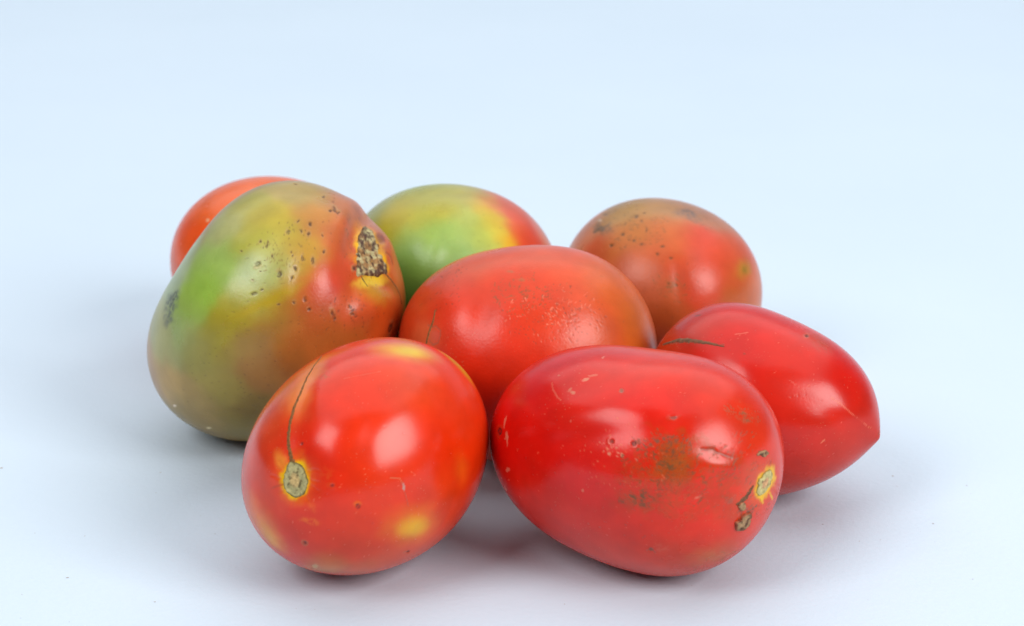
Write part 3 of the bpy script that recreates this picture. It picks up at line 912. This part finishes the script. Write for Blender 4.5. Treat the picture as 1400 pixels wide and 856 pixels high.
# ---- front right
t = Tomato(FIT['front_right'], 150, seed=79, dull=.04)
t.lump(985, 580, 46, 34, -20, -.15)
t.lump(976, 619, 24, 9, -14, -.2)
t.lump(982, 636, 30, 12, -12, .35)
t.lump(800, 560, 90, 22, 12, .8)
t.lump(800, 600, 80, 14, 8, -.3)
t.lump(915, 560, 20, 40, -10, -.6)
t.lump(1044, 662, 22, 32, -20, -1.2)
t.lump(820, 650, 110, 16, -8, .2)
t.lump(770, 515, 40, 16, 30, .3)
R2 = (206, 14, 4)
t.pigment([
    (720, 600, R2), (700, 560, (206, 10, 2)), (760, 620, R2), (800, 560, (212, 28, 10)), (760, 520, (204, 18, 5)),
    (840, 500, (210, 36, 12)), (900, 540, (220, 24, 3)), (900, 500, (214, 46, 14)), (960, 520, (210, 41, 13)), (1020, 550, (206, 43, 13)),
    (840, 600, (212, 15, 3)), (900, 590, (214, 25, 3)), (860, 640, (208, 25, 4)), (930, 610, (200, 36, 4)), (915, 640, (190, 43, 5)),
    (940, 660, (220, 28, 1)), (890, 670, (206, 35, 4)), (980, 690, (224, 36, 4)), (960, 720, (222, 39, 6)), (1000, 640, (210, 41, 13)),
    (1040, 620, (208, 49, 15)), (1020, 690, (212, 49, 11)), (760, 700, (202, 29, 8)), (840, 720, (206, 32, 9)), (860, 760, (208, 43, 13)),
    (940, 765, (204, 49, 12)), (980, 755, (200, 64, 13), 14), (1050, 580, (208, 43, 14)), (800, 660, (208, 18, 3))],
    (206, 28, 16), sig=28, warp=8)
t.spot(925, 622, 26, 16, -20, (140, 80, 24), .8, 1.0, .9, 300, dry=.1, broken=1.0)
t.spot(908, 642, 18, 14, 60, (150, 74, 22), .75, 1.0, .7, 300)
t.spot(930, 645, 10, 24, 0, (160, 80, 24), .6, 1.0, .7, 300)
t.spot(900, 600, 28, 5, 6, (150, 74, 52), .5, .9, .8, 500, broken=.2)
t.spot(865, 683, 20, 10, 0, (160, 62, 26), .5, 1.0, .7, 400)
t.spot(985, 620, 30, 5, -14, (150, 66, 46), .55, .8, .7, 500, broken=.3)
t.stroke([(958, 615), (972, 614), (984, 620), (1000, 626)], 2.2, (120, 60, 44), .75, h=-.12, jag=1)
t.spot(1020, 568, 22, 7, -15, (176, 90, 60), .5, .9, .8, 600, broken=.1)
t.spot(1012, 550, 16, 4, -20, (190, 80, 50), .4, .9, .8, 600, broken=.1)
t.spot(1015, 690, 34, 16, 40, (190, 76, 36), .45, 1.0, .7, 400)
t.spot(1030, 650, 16, 22, 0, (196, 84, 44), .45, 1.0, .6, 400)
t.spot(975, 762, 34, 9, 18, (186, 96, 44), .55, 1.0, .7, 400)
t.spot(1046, 661, 17, 30, -24, (226, 100, 30), .5, .7, .4, 400)
t.spot(1047, 660, 12, 25, -26, (238, 186, 18), .9, .3, .35, 700)
t.stroke([(1052, 674), (1056, 682)], 2, (236, 190, 20), .9)
t.stroke([(1040, 680), (1043, 688)], 2, (236, 190, 20), .8)
for x, y, rx, ry, an, c in [(866, 607, 4.2, 4, 10, (66, 44, 44)), (836, 603, 4, 3.6, 0, (136, 50, 36)), (849, 534, 4, 4, 0, (150, 96, 76)),
                            (921, 571, 6, 2.4, 10, (116, 76, 64)), (889, 751, 3.4, 3.4, 0, (110, 66, 50)), (683, 590, 4, 7, 0, (60, 24, 24))]:
    t.pit(x, y, rx, ry, an, c, (186, 60, 34), depth=.12)
for x, y, rx, ry, an, al in [(801, 519, 5.5, 1.5, 20, .95), (810, 514, 6, 1.6, 0, .5), (783, 537, 4, 2, -30, .9), (779, 533, 4, 1.5, 50, .7), (825, 489, 3, 1.5, 40, .7),
                             (797, 604, 0.1, .1, 0, .1), (833, 621, 3, 2, -60, .8), (850, 622, 4, 2, -50, .85), (843, 612, 2, 1.5, 0, .6), (870, 628, 3, 1.5, -40, .5),
                             (693, 600, 2, 9, -4, .9), (690, 578, 1.2, 8, -8, .8), (694, 642, 3, 3, 0, .8), (691, 668, 4, 1.8, -50, .8), (1002, 786, .1, .1, 0, .1),
                             (797, 671, 1.8, 1.8, 0, .8), (780, 576, 1.6, 1.6, 0, .5), (764, 513, 1.4, 1.4, 0, .7), (903, 787, 3, 1, 0, .5), (954, 680, 5, 1.4, 10, .6)]:
    t.spot(x, y, rx, ry, an, (212, 146, 116), al * .75, .5, .8, 900, dry=.2)
t.stroke([(755, 523), (756, 533), (762, 543), (767, 547)], 1.1, (214, 100, 74), .7)
t.stroke([(850, 674), (846, 688), (858, 680), (864, 690)], 1.5, (120, 64, 36), .75, h=.05, jag=1.4, broken=.4)
t.stroke([(866, 684), (874, 688), (880, 678), (878, 690)], 1.7, (112, 64, 34), .8, h=.05, jag=1.4, broken=.4)
t.stroke([(884, 752), (892, 750), (896, 756)], 1.2, (130, 70, 50), .7)
t.spot(905, 750, 14, 5, 10, (214, 96, 70), .5, .8, .8, 500, broken=.1)
t.speckle(860, 620, 70, 50, 0, 60, .9, (224, 120, 80), .6, seed=1, depth=0)
t.speckle(880, 690, 90, 50, 0, 50, .9, (130, 50, 26), .6, seed=2)
t.speckle(1010, 660, 50, 60, 0, 60, 1.0, (140, 70, 40), .6, seed=3)
t.speckle(860, 640, 170, 120, 0, 70, .7, (232, 100, 70), .5, seed=4, depth=0)
t.speckle(740, 620, 60, 90, 0, 30, .8, (140, 8, 6), .6, seed=5, depth=0)


def cork(tt, a, V, nse):
    n2 = fbm(V, 1300, 77, 3)
    c = lin((164, 128, 92))[None] + (lin((100, 68, 46)) - lin((164, 128, 92)))[None] * sstep(-.1, .3, n2)[:, None]
    return c + (lin((150, 60, 36))[None] - c) * sstep(.75, 1, tt)[:, None]


for k in range(8):
    a = k / 8 * 6.283 + .4 * math.sin(k * 4.3)
    t.stroke([(1044 + 13 * math.cos(a), 660 + 22 * math.sin(a)), (1044 + 21 * math.cos(a + .1), 660 + 34 * math.sin(a + .1))],
             1.6, (190, 60, 30), .3, h=-.10, dry=0, jag=.8)
t.patch('stem_scar', [(1054, 641), (1056, 647), (1053, 656), (1048, 667), (1042, 677), (1037, 679), (1034, 674), (1036, 664), (1041, 652), (1048, 644)],
        scar_colours((140, 116, 40), (190, 176, 120), (204, 156, 112), (112, 82, 54)), .3, 20, 70, .7)
t.patch('corky_scar', [(1027, 700), (1026, 710), (1020, 720), (1012, 726), (1004, 724), (1004, 717), (1012, 710), (1020, 702)], cork, .45, 14, 54, 1.6)
t.patch('corky_scar', [(1016, 686), (1019, 692), (1014, 698), (1009, 695), (1010, 689)], cork, .3, 10, 40, 1.4)
t.patch('corky_scar', [(1042, 616), (1052, 620), (1048, 623), (1040, 622), (1034, 624), (1036, 618)], cork, .25, 10, 40, .8)
t.crack('crack', [(1030, 664), (1026, 672), (1020, 680), (1012, 687), (1006, 690)], [2, 4, 6, 5, 2], (100, 72, 50), (150, 80, 50), .2, .9)
for q in ((880, 690, 44, 12, 5, .5), (935, 604, 44, 14, -8, .5), (955, 645, 34, 34, 0, .45), (900, 655, 40, 24, -20, .5), (990, 668, 36, 24, 30, .4),
          (860, 655, 26, 18, 0, .4), (935, 700, 40, 18, 0, .35)):
    t.spot(*q[:5], (164, 66, 18), q[5], 1.0, 1.3, 420, dry=.08, broken=.45)
t.scuff(915, 640, 80, 50, -15, 150, 8, 1.3, (112, 68, 30), .9, 11)
t.scuff(872, 684, 26, 12, 5, 44, 7, 1.4, (104, 66, 36), .95, 12)
t.scuff(900, 602, 46, 8, 6, 44, 9, 1.2, (120, 66, 44), .9, 13, 10)
t.scuff(915, 620, 46, 26, -15, 90, 9, 1.1, (116, 62, 32), .9, 1)
t.scuff(900, 660, 60, 40, 0, 80, 7, 1.0, (130, 60, 26), .8, 2)
t.scuff(1000, 640, 50, 60, -30, 80, 10, 1.1, (130, 72, 44), .8, 3, 40)
t.scuff(985, 765, 40, 10, 20, 30, 8, 1.1, (140, 84, 44), .8, 4, 20)
t.scuff(1015, 565, 28, 12, -20, 34, 9, 1.1, (140, 80, 50), .8, 5, -15)
t.scuff(835, 612, 26, 14, -20, 12, 6, .8, (232, 150, 120), .6, 6)
t.scuff(1022, 700, 18, 24, -30, 46, 8, 1.3, (100, 70, 46), .85, 7, 50)
t.spot(1000, 682, 10, 5, 30, (150, 90, 70), .6, .8, .8, broken=.2, dry=.2)
t.finish('deep red tomato at front right, grey scuffs and a small pale stem scar')

# ------------------------------------------------------------------ crumbs of dirt on the paper
rnd = random.Random(4)
V, F = [], []


def crumb(px, py, r):
    d = FW + RT * (px - 700) / FPX + UP * (428 - py) / FPX
    P = CAM + d * (-CAM[2] / d[2])
    s = r * (P - CAM) @ FW / FPX
    b = len(V)
    V.append(P + [0, 0, s * .6])
    for k in range(6):
        a = k / 6 * 2 * math.pi
        V.append(P + np.array([math.cos(a) * rnd.uniform(.7, 1.5), math.sin(a) * rnd.uniform(.7, 1.5), .15]) * s)
    for k in range(6):
        F.append((b, b + 1 + k, b + 1 + (k + 1) % 6))


for q in [(1221, 651, 1.6), (1322, 664, 1.2), (2, 640, 2.0), (92, 790, 1.8), (212, 823, 1.5), (1125, 717, 1.4), (1276, 716, 1.4), (1175, 740, .9),
          (1204, 738, .9), (219, 646, 1.2), (116, 733, .9), (772, 826, .9), (30, 813, .8), (1330, 792, 1.0), (294, 730, .8)]:
    crumb(*q)
for k in range(30):
    crumb(rnd.uniform(0, 1400), rnd.uniform(640, 856), rnd.uniform(.35, .7))
m, nt, b_ = nodes_of('grey_dust')
nz = nt.nodes.new('ShaderNodeTexNoise'); nz.inputs['Scale'].default_value = 60
rp = nt.nodes.new('ShaderNodeValToRGB')
rp.color_ramp.elements[0].color = (.30, .28, .27, 1); rp.color_ramp.elements[1].color = (.55, .55, .56, 1)
rp.color_ramp.elements[0].position = .4; rp.color_ramp.elements[1].position = .6
nt.links.new(nz.outputs[0], rp.inputs[0]); nt.links.new(rp.outputs[0], b_.inputs['Base Color'])
b_.inputs['Roughness'].default_value = .9
o = mesh_object('dust', np.array(V), np.array(F), m)
o['label'] = 'tiny grey crumbs of dirt scattered on the white paper'
o['category'] = 'dust'
o['kind'] = 'stuff'
